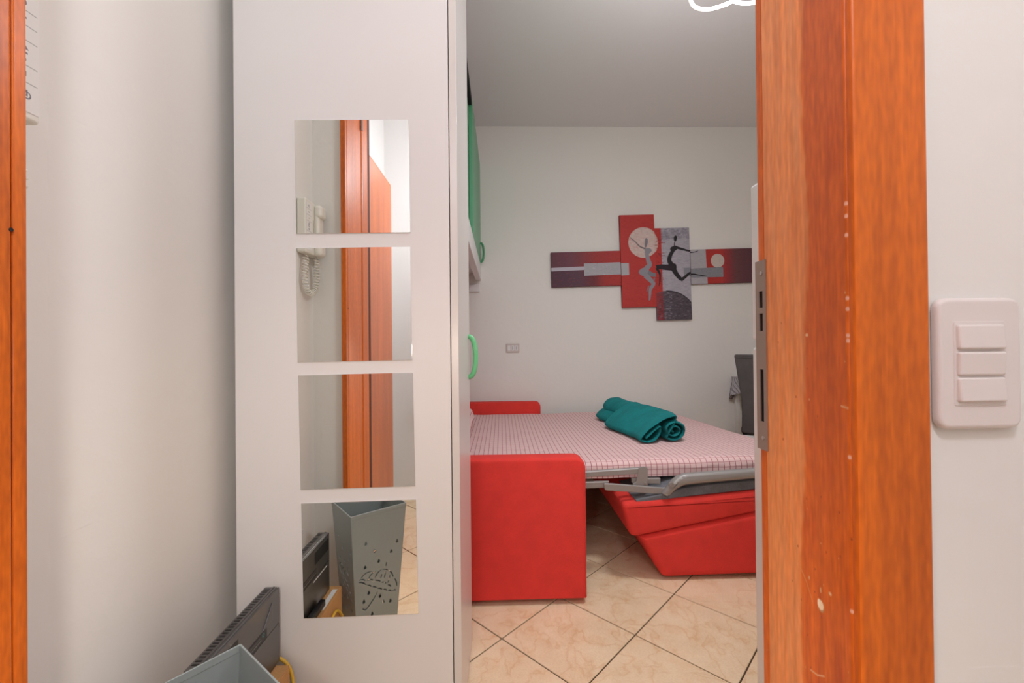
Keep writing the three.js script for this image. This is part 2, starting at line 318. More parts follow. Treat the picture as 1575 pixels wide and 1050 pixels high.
{
  const rows = [
    [1.4714, -0.3835, 0.0068, 'topmost of the four square frameless mirrors on the white wardrobe side, reflecting the intercom'],
    [1.1376, -0.3819, 0.0086, 'second square frameless mirror from the top on the wardrobe side, reflecting the coiled intercom cord'],
    [0.8079, -0.3773, 0.0132, 'third square mirror from the top on the wardrobe side, reflecting only wall and door wood'],
    [0.4763, -0.3720, 0.0152, 'lowest of the four square mirrors on the wardrobe side, reflecting the grey umbrella stand'],
  ];
  rows.forEach(([y, x, tilt, label]) => {
    const g = new RoundedBoxGeometry(0.2963, 0.2968, 0.003, 2, 0.0006);
    const m = mesh('mirror', g, M.mirror); m.position.set(x, y, WZ + 0.0016); m.rotation.z = tilt;
    tag(m, label, 'mirror', 'square mirrors on the wardrobe side');
  });
}

// ---------------------------------------------------------------- sofa bed
{
  const t = thing('sofa_bed', 'red fabric sofa bed folded out, with grey steel frame and low square arms', 'sofa bed', [0.4, 0, -2.5]);
  const P = mover(-0.4, 0, 2.5);
  const arm = (z0, z1, x1) => prism(roundPoly([[-0.71, 0.018], [x1, 0.018], [x1, 0.575], [-0.71, 0.575]], [0.004, 0.006, 0.045, 0.02], 8), z0, z1, 0.014, 5);
  mesh('armrest', P(arm(-1.678, -1.768, 0.331)), M.red, t);
  mesh('armrest', P(arm(-3.318, -3.405, 0.304)), M.red, t);
  mesh('backrest', P(box(-0.72, -0.575, 0.03, 0.60, -3.312, -1.776, 0.04, 4)), M.red, t);
  for (const [x, z] of [[-0.28, -1.72], [-0.6, -1.72], [0.25, -3.36], [-0.6, -3.36]]) mesh('foot', P(cyl(0.02, 0.02, x, 0.01, z)), M.blackPlastic, t);
  // the seat swung forward: cushion lying tilted on the base block
  mesh('seat_cushion', P(prism(roundPoly([[0.512, 0.338], [0.552, 0.187], [1.107, 0.288], [1.38, 0.33], [1.38, 0.395], [1.139, 0.384], [0.832, 0.357]], [0.03, 0.03, 0, 0.02, 0.02, 0, 0], 6), -1.822, -3.22, 0.022, 5)), M.red, t);
  mesh('seat_base', P(prism(roundPoly([[0.590, 0.190], [0.692, 0.010], [1.38, 0.018], [1.38, 0.328], [1.107, 0.288]], [0, 0.02, 0.02, 0, 0], 6), -1.824, -3.22, 0.03, 6)), M.red, t);
  mesh('felt_pad', P(prism([[0.577, 0.347], [0.583, 0.334], [0.832, 0.361], [1.139, 0.388], [1.36, 0.396], [1.36, 0.431], [1.14, 0.424], [0.95, 0.412], [0.777, 0.393], [0.688, 0.367]], -1.835, -2.1, 0.003, 2)), M.felt, t);
  // folding frame
  mesh('frame_rail', P(prism([[0.2, 0.433], [0.606, 0.451], [0.606, 0.477], [0.2, 0.457]], -1.862, -1.884, 0.004, 3)), M.steel, t);
  mesh('frame_rail', P(prism([[0.2, 0.386], [0.47, 0.392], [0.47, 0.42], [0.2, 0.416]], -1.866, -1.886, 0.004, 3)), M.steel, t);
  const br = mesh('bracket', P(prism(roundPoly([[0.601, 0.483], [0.588, 0.417], [0.572, 0.412], [0.572, 0.402], [0.638, 0.398], [0.640, 0.478], [0.628, 0.484]], [0.004, 0.01, 0.004, 0.004, 0.004, 0.01, 0.006], 4), -1.856, -1.862, 0.0015, 2)), M.steel, t);
  mesh('rivet', P(cyl(0.005, 0.006, 0.628, 0.411, -1.855, 'z')), M.steelShiny, br);
  mesh('link_arm', P(prism(roundPoly([[0.440, 0.418], [0.444, 0.388], [0.729, 0.364], [0.735, 0.393], [0.688, 0.396], [0.48, 0.417]], [0.01, 0.012, 0.006, 0.004, 0.01, 0.01], 4), -1.843, -1.853, 0.003, 3)), M.steel, t);
  mesh('cross_bar', P(prism([[0.572, 0.410], [0.70, 0.402], [0.70, 0.428], [0.572, 0.430]], -1.868, -1.886, 0.003, 2)), M.steel, t);
  const el = mesh('elbow_tube', P(prism(roundPoly([[0.690, 0.372], [0.722, 0.366], [0.748, 0.392], [0.790, 0.413], [1.14, 0.438], [1.42, 0.455], [1.42, 0.495], [1.14, 0.478], [0.782, 0.459], [0.742, 0.437], [0.716, 0.402]], [0.008, 0.008, 0.02, 0.02, 0, 0, 0, 0, 0.02, 0.02, 0.02], 5), -1.815, -1.855, 0.016, 6)), M.steel, t);
  mesh('pivot_bolt', P(cyl(0.0125, 0.008, 0.727, 0.4155, -1.815, 'z', 24)), M.steel, el);
  mesh('bolt_head', P(cyl(0.007, 0.006, 0.727, 0.4155, -1.8105, 'z', 6)), M.steelShiny, el);
  mesh('under_bar', P(prism([[0.76, 0.395], [1.14, 0.424], [1.42, 0.438], [1.42, 0.451], [1.14, 0.436], [0.78, 0.412]], -1.858, -1.872, 0.003, 2)), M.steel, t);
  mesh('mattress', P(box(-0.5, 1.36, 0.402, 0.468, -3.300, -1.985, 0.03, 4)), M.white, t);
}
// check sheet over the mattress
const sheetTop = (x, z) => 0.478 + 0.016 * sstep(0.2, 1.2, x) + 0.006 * sstep(-2.0, -3.0, z) + 0.0045 * fbm(x * 3.1, z * 3.1, 2.2, 3) + 0.003 * noise(x * 9 + 1, z * 5, 0.2);
{
  const NX = 150, NZ = 130, pos = [], uv = [], idx = [];
  const A0 = -0.5, A1 = 1.33, B0 = -3.309, B1 = -1.955, r = 0.035, drop = 0.075;
  const wrap = (s, end) => {        // arc length past the start of the rounding -> [forward, down]
    const q = s - (end - r); if (q <= 0) return [s, 0];
    const arc = r * Math.PI / 2; if (q < arc) { const a = q / r; return [end - r + r * Math.sin(a), r * (1 - Math.cos(a))]; }
    return [end, r + (q - arc)];
  };
  const LA = A1 - r + r * Math.PI / 2 + drop - r, LB = B1 - r + r * Math.PI / 2 + drop - r;
  for (let j = 0; j <= NZ; j++) for (let i = 0; i <= NX; i++) {
    const b = B0 + (LB - B0) * (j < 90 ? j / 90 * 0.9 : 0.9 + (j - 90) / 40 * 0.1), a = A0 + (LA - A0) * (i < 110 ? i / 110 * 0.9 : 0.9 + (i - 110) / 40 * 0.1);
    const [x, dx] = wrap(a, A1), [z, dz] = wrap(b, B1);
    const skew = 0.17 * (z - B0) / (B1 - B0) - 0.04, k = Math.max(0, Math.min(1, x / A1));
    const ripple = dz > r ? 0.004 * noise(x * 14, dz * 12, 4.4) : 0;
    pos.push(x + skew * k * k, Math.max(0.402, sheetTop(x, z) - Math.max(dx, dz)), z + ripple); uv.push(a, b);
  }
  for (let j = 0; j < NZ; j++) for (let i = 0; i < NX; i++) { const p = j * (NX + 1) + i, q = p + NX + 1; idx.push(p, q, p + 1, p + 1, q, q + 1); }
  const g = new THREE.BufferGeometry(); g.setAttribute('position', new THREE.Float32BufferAttribute(pos, 3)); g.setAttribute('uv', new THREE.Float32BufferAttribute(uv, 2)); g.setIndex(idx); g.computeVertexNormals();
  const sm = M.sheet; sm.side = THREE.DoubleSide;
  tag(mesh('bed_sheet', g, sm), 'pink bed sheet with a fine dark red check, stretched over the sofa bed mattress', 'bed sheet');
}
// pillow
{
  const g = new THREE.SphereGeometry(1, 48, 32), p = g.attributes.position;
  for (let i = 0; i < p.count; i++) {
    const x = p.getX(i), y = p.getY(i), z = p.getZ(i), e = (q) => Math.sign(q) * Math.abs(q) ** 0.55;
    const px = e(x) * 0.19, pz = e(z) * 0.37, edge = Math.max(Math.abs(px) / 0.19, Math.abs(pz) / 0.37);
    p.setXYZ(i, px + 0.006 * noise(y * 9, z * 9), y * 0.085 * (1 - 0.55 * edge ** 4) + 0.008 * noise(px * 20, pz * 20, y * 4) * (1 + 2 * edge), pz);
  }
  g.computeVertexNormals();
  const uv = new Float32Array(p.count * 2); for (let i = 0; i < p.count; i++) { uv[i * 2] = p.getX(i); uv[i * 2 + 1] = p.getZ(i); } g.setAttribute('uv', new THREE.BufferAttribute(uv, 2));
  const m = mesh('pillow', g, M.sheet); m.position.set(-0.365, 0.572, -2.62); m.rotation.z = -0.12;
  tag(m, 'pink checked pillow at the head of the bed, mostly hidden behind the wardrobe', 'pillow');
}

// ---------------------------------------------------------------- towels
function ribbon(path, th, len, n = 26) {                     // a cloth of thickness th following path (x,y), lying along z
  const curve = new THREE.CatmullRomCurve3(path.map(([x, y]) => new THREE.Vector3(x, y, 0))), N = 170, pts = curve.getSpacedPoints(N);
  const ring = [];
  const nor = pts.map((p, i) => { const a = pts[Math.max(0, i - 1)], b = pts[Math.min(N, i + 1)], d = b.clone().sub(a).normalize(); return new THREE.Vector3(-d.y, d.x, 0); });
  for (let i = 0; i <= N; i++) ring.push(pts[i].clone().addScaledVector(nor[i], th / 2));
  for (let k = 1; k < 4; k++) { const a = Math.PI * k / 4; const d = new THREE.Vector3(nor[N].y, -nor[N].x, 0); ring.push(pts[N].clone().addScaledVector(nor[N], th / 2 * Math.cos(a)).addScaledVector(d, th / 2 * Math.sin(a))); }
  for (let i = N; i >= 0; i--) ring.push(pts[i].clone().addScaledVector(nor[i], -th / 2));
  for (let k = 1; k < 4; k++) { const a = Math.PI * k / 4; const d = new THREE.Vector3(-nor[0].y, nor[0].x, 0); ring.push(pts[0].clone().addScaledVector(nor[0], -th / 2 * Math.cos(a)).addScaledVector(d, th / 2 * Math.sin(a))); }
  return { ring, pts, len, n, th, nor, N };
}
function ribbonGeo(path, th, len, shape) {
  const { ring, nor, N } = ribbon(path, th, len), n = 30, R = ring.length, pos = [], uv = [], idx = [];
  for (let j = 0; j <= n; j++) {
    const t = j / n, z = -t * len, e = Math.min(t, 1 - t) * len, inset = e < th / 2 ? 1 - Math.sqrt(Math.max(0, 1 - (1 - e / (th / 2)) ** 2)) : 0;
    ring.forEach((p, i) => {
      const m = Math.min(i, 2 * N + 4 - i), f = Math.max(0, Math.min(N, m));
      const mid = ring[i].clone(), off = nor[f].clone().multiplyScalar((i <= N ? -1 : 1) * inset * th * 0.45);
      mid.add(off);
      const w = 0.0035 * noise(mid.x * 30, mid.y * 30 + 5, z * 16), [sx, sy, dx, dy] = shape(t, mid);
      pos.push(mid.x * sx + dx + w, Math.max(0.001, mid.y * sy + dy + w), z + 0.004 * noise(mid.x * 22, mid.y * 22, t * 2)); uv.push(i / R * 0.9, z);
    });
  }
  for (let j = 0; j < n; j++) for (let i = 0; i < R; i++) { const a = j * R + i, b = j * R + (i + 1) % R; idx.push(a, b, a + R, b, b + R, a + R); }
  // closed ends along the cloth
  for (const j of [0, n]) for (let i = 0; i < N; i++) { const a = j * R + i, b = j * R + i + 1, c = j * R + (2 * N + 3 - i), d = j * R + (2 * N + 3 - i - 1); j ? idx.push(a, c, b, b, c, d) : idx.push(a, b, c, b, d, c); }
  const g = new THREE.BufferGeometry(); g.setAttribute('position', new THREE.Float32BufferAttribute(pos, 3)); g.setAttribute('uv', new THREE.Float32BufferAttribute(uv, 2)); g.setIndex(idx); g.computeVertexNormals(); return g;
}
{
  M.teal.side = THREE.DoubleSide;
  const path = [];
  // spiral of the right-hand roll, from its heart outwards, then over to the loose loop on the left
  for (let i = 0; i <= 34; i++) { const a = -2.2 - i / 34 * (Math.PI * 4.55), r = 0.011 + 0.050 * i / 34; path.push([0.074 + r * 1.2 * Math.cos(a), 0.066 + r * Math.sin(a)]); }
  const last = path[path.length - 1];
  path.length -= 4;
  path.push([0.085, 0.138], [0.04, 0.136], [-0.005, 0.116], [-0.05, 0.090], [-0.095, 0.054], [-0.116, 0.024], [-0.095, 0.009], [-0.055, 0.010], [-0.022, 0.030], [-0.006, 0.062], [-0.008, 0.088], [-0.03, 0.074], [-0.058, 0.050], [-0.082, 0.030]);
  const big = mesh('towel', ribbonGeo(path, 0.0125, 0.46, (t, p) => [1 + 0.10 * Math.sin(t * 3), 1 + 0.10 * t, -0.02 * t + 0.018 * Math.sin(t * 5), 0]), M.teal);
  big.position.set(0.858, 0.4895, -2.262); big.rotation.y = 0.10;
  tag(big, 'teal terry towel rolled up on the checked bed with its spiral end showing', 'towel', 'teal towels on the bed');
  const p2 = [];
  for (let i = 0; i <= 26; i++) { const a = -1.2 - i / 26 * (Math.PI * 3.4), r = 0.014 + 0.048 * i / 26; p2.push([0.02 + r * 1.55 * Math.cos(a), 0.066 + r * Math.sin(a)]); }
  p2.push([-0.085, 0.05], [-0.115, 0.022], [-0.09, 0.009], [-0.03, 0.009]);
  const small = mesh('towel', ribbonGeo(p2, 0.0125, 0.30, (t, p) => [1 + 0.04 * Math.sin(t * 4), 1.06 + 0.1 * t, 0.012 * Math.sin(t * 6), 0]), M.teal);
  small.position.set(0.835, 0.492, -2.735); small.rotation.y = 0.16;
  tag(small, 'smaller teal towel folded behind the spiral-rolled one on the checked bed', 'towel', 'teal towels on the bed');
}

// ---------------------------------------------------------------- the four panels of wall art
{
  const GROUP = 'panels of the red and grey wall art';
  // one painting in metres, cut into four panels
  const X0 = 0.40, X1 = 2.08, Y0 = 1.20, Y1 = 2.07, K = 900;
  const px = (x) => (x - X0) * K, py = (y) => (Y1 - y) * K;
  const speck = (c, w, h, n, cols, alpha, s) => { for (let i = 0; i < n; i++) { c.globalAlpha = alpha * rnd(); c.fillStyle = cols[Math.floor(rnd() * cols.length)]; const q = s * (0.4 + rnd()); c.fillRect(rnd() * w, rnd() * h, q * (1 + rnd() * 2), q); } c.globalAlpha = 1; };
  // work: pixel of the photograph's painting -> panel plane, a plain scale
  const sx = (p) => 0.405 + (p - 847) * 0.005293, sy = (q) => 1.772 - (q - 386) * 0.005255;
  function art(c, W, H, ax, ay, which) {                       // draws with the panel's own corner (ax, ay) in metres
    const X = (p) => (sx(p) - ax) * K, Y = (q) => (ay - sy(q)) * K, S = 0.00528 * K;
    const poly = (pts, col) => { c.fillStyle = col; c.beginPath(); pts.forEach(([p, q], i) => i ? c.lineTo(X(p), Y(q)) : c.moveTo(X(p), Y(q))); c.closePath(); c.fill(); };
    const blob = (pts, col) => { c.fillStyle = col; c.beginPath(); const n = pts.length; for (let i = 0; i < n; i++) { const a = pts[i], b = pts[(i + 1) % n], m = [(a[0] + b[0]) / 2, (a[1] + b[1]) / 2]; if (!i) { const z = pts[n - 1]; c.moveTo(X((z[0] + a[0]) / 2), Y((z[1] + a[1]) / 2)); } c.quadraticCurveTo(X(a[0]), Y(a[1]), X(m[0]), Y(m[1])); } c.closePath(); c.fill(); };
    const limb = (pts, w0, w1, col) => { const n = 30, cr = new THREE.CatmullRomCurve3(pts.map(([p, q]) => new THREE.Vector3(p, q, 0))).getPoints(n); const L = [], R = []; cr.forEach((p, i) => { const a = cr[Math.max(0, i - 1)], b = cr[Math.min(n, i + 1)], d = b.clone().sub(a).normalize(), w = (Array.isArray(w0) ? w0[0] + (w0[1] - w0[0]) * Math.sin(Math.PI * i / n) : w0) * (1 - i / n) + w1 * i / n; L.push([p.x - d.y * w, p.y + d.x * w]); R.unshift([p.x + d.y * w, p.y - d.x * w]); }); poly([...L, ...R], col); };
    const disc = (p, q, r, col) => { c.fillStyle = col; c.beginPath(); c.arc(X(p), Y(q), r * S, 0, 7); c.fill(); };
    const wash = (x0, y0, x1, y1, stops) => { const g = c.createLinearGradient(X(x0), Y(y0), X(x1), Y(y1)); stops.forEach(([t, k]) => g.addColorStop(t, k)); c.fillStyle = g; };
    c.fillStyle = '#b8302a'; c.fillRect(0, 0, W, H);
    if (which === 'left') {
      wash(848, 0, 955, 0, [[0, '#5c2a38'], [0.3, '#6d3443'], [0.42, '#7d3036'], [0.62, '#9c2a26'], [1, '#b02c26']]); c.fillRect(0, 0, W, H);
      wash(848, 0, 955, 0, [[0, '#4b2233'], [0.4, '#553041'], [0.6, '#6b2026'], [0.75, '#a02822'], [1, '#b22d26']]); c.fillRect(0, Y(414), W, H);
      speck(c, W, H, 900, ['#3c1522', '#8b3b46', '#7d1d1c', '#a5534f'], 0.22, 6);
      poly([[840, 410.5], [900, 409.5], [900, 415], [840, 416]], '#b9b2bb');
      poly([[897.5, 405], [970, 404.5], [970, 423], [897.5, 424]], '#aba8ac');
      c.save(); c.beginPath(); c.rect(X(897.5), Y(404.5), 400, 19 * S); c.clip(); speck(c, W, H, 1600, ['#8f8f97', '#c5c2c6', '#b7a9b0', '#9a9da8'], 0.35, 5); c.restore();
    }
    if (which === 'tall') {
      speck(c, W, H, 1500, ['#a82620', '#c23a32', '#9a1f1c', '#c8483c'], 0.25, 7);
      disc(989.5, 373.5, 23.3, '#cfb9b0'); c.save(); c.beginPath(); c.arc(X(989.5), Y(373.5), 23 * S, 0, 7); c.clip(); speck(c, W, H, 3200, ['#d8c8bf', '#c99f98', '#bcaea6', '#c07f7a', '#e2d6cc'], 0.35, 7); c.restore();
      poly([[940, 404.5], [966, 404.3], [966, 423], [940, 423.5]], '#aeabae');
      limb([[969.5, 365.5], [977, 372], [984, 379.5], [993, 383.5]], 0.5, 1.2, '#6e6568');
      const g1 = '#8e8b92', g2 = '#7b7880';
      blob([[992, 370], [993, 366.5], [996, 367], [997, 371], [996, 376], [994, 381], [991, 382]], g2);
      blob([[991, 383], [997, 381], [1003, 385], [1000, 390], [996, 392], [991, 391]], g1);
      limb([[994, 390], [996, 400], [998, 408], [993, 414], [993, 420]], 3.0, 4.4, g1);
      blob([[981, 417], [986, 412.5], [993, 412], [998, 417], [999, 424], [994, 427], [986, 425], [981, 421]], g1);
      limb([[995, 420], [1001, 423], [1007, 424], [1012, 422]], 4, 2, g2);
      limb([[991, 424], [999, 432], [1003, 437], [998, 446], [997, 455], [996, 463]], 4.2, 1.2, g1);
      limb([[1005, 428], [1004, 434]], 1.2, 0.8, g2);
      limb([[996, 440], [992, 450]], 1, 0.6, g2);
      poly([[1010, 408], [1016, 408], [1016, 414], [1010, 414]], '#2c1a22');
    }
    if (which === 'right') {
      speck(c, W, H, 1200, ['#a82620', '#c23a32', '#9a1f1c'], 0.25, 6);
      poly([[1017.5, 340], [1070, 340], [1070, 500], [1017.5, 500]], '#aaa5ad');
      c.save(); c.beginPath(); c.rect(X(1017.5), 0, W, H); c.clip(); speck(c, W, H, 3000, ['#9a95a0', '#b9b4ba', '#8f8a97', '#c2bcc2'], 0.3, 8); speck(c, W, H * 0.12, 500, ['#6f6a76'], 0.3, 8); c.restore();
      c.save(); c.beginPath(); c.rect(X(1005), 0, (1017.5 - 1005) * S, H); c.clip(); disc(989.5, 373.5, 23.3, '#cfb3aa'); c.restore();
      c.save(); c.beginPath(); c.ellipse(X(1024), Y(495), 46 * S, 47 * S, 0, 0, 7); c.clip();
      c.fillStyle = '#4d434c'; c.fillRect(X(1017.5), 0, W, H); c.fillStyle = '#8d3038'; c.fillRect(0, 0, X(1017.5), H); speck(c, W, H, 3600, ['#2a2228', '#6b6068', '#8a8088', '#3d343c', '#57484f'], 0.5, 6);
      c.save(); c.beginPath(); c.rect(X(1017.5), Y(450), 14 * S, H); c.clip(); speck(c, W, H, 1500, ['#b8b2bc', '#9a95a5', '#5a5560'], 0.5, 6); c.restore(); c.restore();
      c.strokeStyle = '#2b222a'; c.lineWidth = 1.2 * S; c.beginPath(); c.ellipse(X(1024), Y(495), 46 * S, 47 * S, 0, -1.6, 0.2); c.stroke();
      speck(c, X(1017.5), H, 260, ['#8a1c1c', '#6a1418'], 0.3, 8);
      poly([[1051, 413], [1075, 412.5], [1075, 426], [1051, 426]], '#85858c');
      const k = '#140c12';
      blob([[1037.5, 364], [1040, 362.4], [1042.5, 364], [1042, 369], [1039.5, 373], [1037, 370]], k);
      limb([[1038.5, 372], [1037.8, 377], [1038, 381]], 0.5, 0.9, k);
      blob([[1031, 381], [1036, 379], [1041, 378], [1044, 381], [1041, 385], [1035, 388], [1031, 386]], k);
      limb([[1040, 381], [1050, 384], [1060, 387], [1068, 388]], 2, 0.9, k);
      limb([[1036, 385], [1031, 393], [1029, 401], [1032, 407], [1036, 411]], 2.6, 4, k);
      blob([[1030, 410], [1037, 405], [1040, 408], [1040, 415], [1037, 418], [1030, 415]], k);
      limb([[1036, 412], [1025, 411.5], [1015, 410.5], [1008.5, 411]], 5, 3.2, '#22131d');
      limb([[1009, 412], [1013.5, 421], [1013.5, 431], [1012, 440]], 2.1, 0.4, k);
      limb([[1035, 414], [1040, 423], [1047, 431.5]], 4, 2.6, k); limb([[1046, 432], [1053, 427], [1061, 421], [1070, 422]], 2.6, 1.1, k);
    }
    if (which === 'end') {
      wash(1085, 0, 1162, 0, [[0, '#b02820'], [0.32, '#b5302c'], [0.48, '#8c2f35'], [0.6, '#6b3c3e'], [1, '#55303a']]); c.fillRect(0, 0, W, H);
      speck(c, W, H, 900, ['#3c1c26', '#8b3b46', '#97221e', '#6f5050'], 0.2, 6);
      poly([[1050, 375], [1085.5, 375], [1087.5, 440], [1050, 440]], '#aca7ab'); c.save(); c.beginPath(); c.rect(0, 0, X(1085), H); c.clip(); speck(c, W, H, 900, ['#9a95a0', '#b9b4ba', '#c2bcc2'], 0.3, 7); c.restore();
      disc(1103.8, 401.5, 10.6, '#c9bab0'); c.save(); c.beginPath(); c.arc(X(1103.8), Y(401.5), 10.4 * S, 0, 7); c.clip(); speck(c, W, H, 1200, ['#d8c8bf', '#b5aaa2', '#a9a2a0'], 0.35, 5); c.restore();
      poly([[1050, 413], [1112, 411.5], [1112, 427], [1050, 426.5]], '#84848a'); c.save(); c.beginPath(); c.rect(0, Y(412), X(1112), 15 * S); c.clip(); speck(c, W, H, 1600, ['#6e7078', '#9a9aa0', '#7a7486', '#a8a09c'], 0.4, 5); c.restore();
      limb([[1050, 385.5], [1060, 387.5], [1066, 387.5], [1074, 385.6]], 1.1, 0.4, '#140c12');
      limb([[1050, 428], [1058, 422.5], [1066, 421.5], [1074, 423], [1086, 425]], 1.8, 0.4, '#140c12');
    }
  }
  const panel = (x0, x1, y0, y1, which, label, zf) => {
    const w = x1 - x0, h = y1 - y0, W = Math.round(w * K), H = Math.round(h * K);
    const map = canvas(W, H, (c) => art(c, W, H, x0, y1, which));
    const t = thing('art_panel', label, 'wall art', [(x0 + x1) / 2, (y0 + y1) / 2, zf], GROUP);
    const e = 0.0008, p = mesh('painted_front', new THREE.PlaneGeometry(w - 2 * e, h - 2 * e), std({ map, roughness: 0.6, bumpMap: fabricBump, bumpScale: 0.0002 }), t); p.position.z = 0.0006;
    mesh('stretcher', box(-w / 2, w / 2, -h / 2, h / 2, -0.024, 0, 0.002), std({ color: { left: 0x50202a, tall: 0x8a2420, right: 0x6a6068, end: 0x50282c }[which], roughness: 0.8 }), t);
    t.rotation.z = 0.022;
  };
  panel(0.408, 0.9705, 1.488, 1.768, 'left', 'long low art panel, leftmost of four, maroon fading to red with a grey bar', -3.402);
  panel(0.971, 1.253, 1.316, 2.063, 'tall', 'tall red art panel with a pale moon behind a grey dancing figure', -3.400);
  panel(1.2555, 1.540, 1.212, 1.957, 'right', 'tall grey art panel with a slender black dancing figure over a dark globe', -3.402);
  panel(1.5415, 2.071, 1.506, 1.786, 'end', 'long low art panel, rightmost of four, with a small pale moon on red and brown', -3.404);
}
// ---------------------------------------------------------------- socket on the far wall
{
  const t = thing('wall_socket', 'small pale wall socket plate on the far wall to the left above the bed', 'socket', [0.0925, 0.997, ZF]);
  mesh('cover_plate', box(-0.054, 0.054, -0.036, 0.036, 0, 0.009, 0.006, 3), std({ color: 0xcbbfb8, roughness: 0.4 }), t);
  for (const x of [-0.03, 0, 0.03]) {
    const m = mesh('socket_module', box(x - 0.0115, x + 0.0115, -0.022, 0.022, 0.006, 0.0115, 0.002), M.white, t);
    for (const y of [-0.009, 0, 0.009]) if (x > -0.02) mesh('socket_hole', cyl(0.0028, 0.001, x, y, 0.0118, 'z', 10), M.dark, m);
  }
}

// ---------------------------------------------------------------- chair, table, cloth, refrigerator
{
  const t = thing('dining_chair', 'dark grey upholstered high-back chair behind the foot of the bed', 'chair', [1.552, 0, -2.80]);
  const P = mover(-1.552, 0, 2.80); t.rotation.y = -0.6;
  const back = prism(roundPoly([[1.552, 0.945], [1.596, 0.62], [1.592, 0.425], [1.968, 0.425], [1.964, 0.62], [2.008, 0.945]], [0.014, 0.1, 0.02, 0.02, 0.1, 0.014], 6), -2.80, -2.85, 0.012, 4);
  mesh('backrest', P(back), M.chair, t);
  mesh('seam', P(tube([[1.566, 0.925, -2.7985], [1.78, 0.925, -2.7985], [1.995, 0.925, -2.7985]], 0.0025, 20, 6)), M.chair, t);
  mesh('seat', P(box(1.585, 1.975, 0.41, 0.465, -3.24, -2.84, 0.02, 4)), M.chair, t);
  for (const x of [1.61, 1.95]) for (const z of [-2.83, -3.21]) mesh('leg', P(new THREE.CylinderGeometry(0.016, 0.012, 0.42, 12).translate(x, 0.21, z)), M.blackPlastic, t);
  mesh('seat_rail', P(box(1.595, 1.965, 0.385, 0.412, -2.84, -2.80, 0.004)), M.white, t);
}
{
  const t = thing('dining_table', 'white-legged table standing against the far wall behind the grey chair', 'table', [2.12, 0, -3.19]);
  const P = mover(-2.12, 0, 3.19);
  mesh('tabletop', P(box(1.870, 2.65, 0.72, 0.745, -3.40, -2.98, 0.004)), M.white, t);
  mesh('apron', P([box(1.89, 2.63, 0.65, 0.72, -3.03, -3.012), box(1.89, 2.63, 0.65, 0.72, -3.385, -3.367), box(1.89, 1.908, 0.65, 0.72, -3.385, -3.012), box(2.612, 2.63, 0.65, 0.72, -3.385, -3.012)]), M.white, t);
  for (const x of [1.882, 2.6]) for (const z of [-3.045, -3.395]) mesh('leg', P(box(x, x + 0.03, 0, 0.72, z, z + 0.03, 0.003)), M.white, t);
  // the cloth
  const lace = rep(tex(256, 256, (u, v) => { const a = Math.sin(u * 6.283 * 12) * Math.sin(v * 6.283 * 12), b = Math.sin((u + v) * 6.283 * 5); const k = a > 0.3 ? 150 : b > 0.5 ? 128 : 190; return [k + 6, k, k + 4]; }), 5, 5);
  const pos = [], uv = [], idx = [], N = 160, R = 10;
  for (let j = 0; j <= R; j++) for (let i = 0; i <= N; i++) {
    const a = i / N, per = a * 4, s = Math.floor(per) % 4, f = per - Math.floor(per);
    const c = [[1.866, -2.975], [1.866, -3.405], [2.655, -3.405], [2.655, -2.975]], p = c[s], q = c[(s + 1) % 4];
    const x = p[0] + (q[0] - p[0]) * f, z = p[1] + (q[1] - p[1]) * f;
    const cor = Math.min(f, 1 - f) * Math.hypot(q[0] - p[0], q[1] - p[1]);
    const d = j / R, hang = (0.115 + 0.07 * Math.exp(-cor * 16)) * d, wav = 0.014 * Math.sin(a * 150) * d + 0.05 * Math.exp(-cor * 14) * d;
    const nx = [-1, 0, 1, 0][s], nz = [0, -1, 0, 1][s];
    const wallSafe = s === 1 ? 0 : 1;
    pos.push(x + nx * wav * wallSafe, 0.7475 - hang, Math.max(ZF + 0.004, z + nz * wav * wallSafe)); uv.push(a * 2.5, d * 0.15);
  }
  for (let j = 0; j < R; j++) for (let i = 0; i < N; i++) { const p = j * (N + 1) + i, q = p + N + 1; idx.push(p, p + 1, q, p + 1, q + 1, q); }
  const base = pos.length / 3; pos.push(1.866, 0.7475, -2.975, 1.866, 0.7475, -3.405, 2.655, 0.7475, -3.405, 2.655, 0.7475, -2.975); uv.push(0, 0, 0, 0.43, 0.83, 0.43, 0.83, 0); idx.push(base, base + 2, base + 1, base, base + 3, base + 2);
  const g = new THREE.BufferGeometry(); g.setAttribute('position', new THREE.Float32BufferAttribute(pos, 3)); g.setAttribute('uv', new THREE.Float32BufferAttribute(uv, 2)); g.setIndex(idx); g.computeVertexNormals();
  tag(mesh('tablecloth', g, std({ map: lace, roughness: 0.95, side: THREE.DoubleSide })), 'pale grey patterned tablecloth hanging over the table corner behind the grey chair', 'tablecloth');
}
{
  const t = thing('refrigerator', 'white two-door refrigerator seen as a narrow strip beyond the wooden door frame', 'refrigerator', [0.98, 0, -0.85]);
  const P = mover(-0.98, 0, 0.85);
  mesh('body', P(box(0.70, 1.25, 0.03, 1.455, -1.115, -0.56, 0.006)), M.enamel, t);
  mesh('door', P(box(0.70, 1.25, 1.034, 1.463, -1.17, -1.119, 0.008, 3)), M.enamel, t);
  mesh('door', P(box(0.70, 1.25, 0.06, 1.014, -1.17, -1.119, 0.008, 3)), M.enamel, t);
  mesh('hinge', P(box(0.706, 0.73, 1.014, 1.034, -1.16, -1.12)), M.white, t);
  for (const x of [0.74, 1.21]) for (const z of [-1.08, -0.60]) mesh('foot', P(cyl(0.018, 0.03, x, 0.015, z)), M.blackPlastic, t);
}

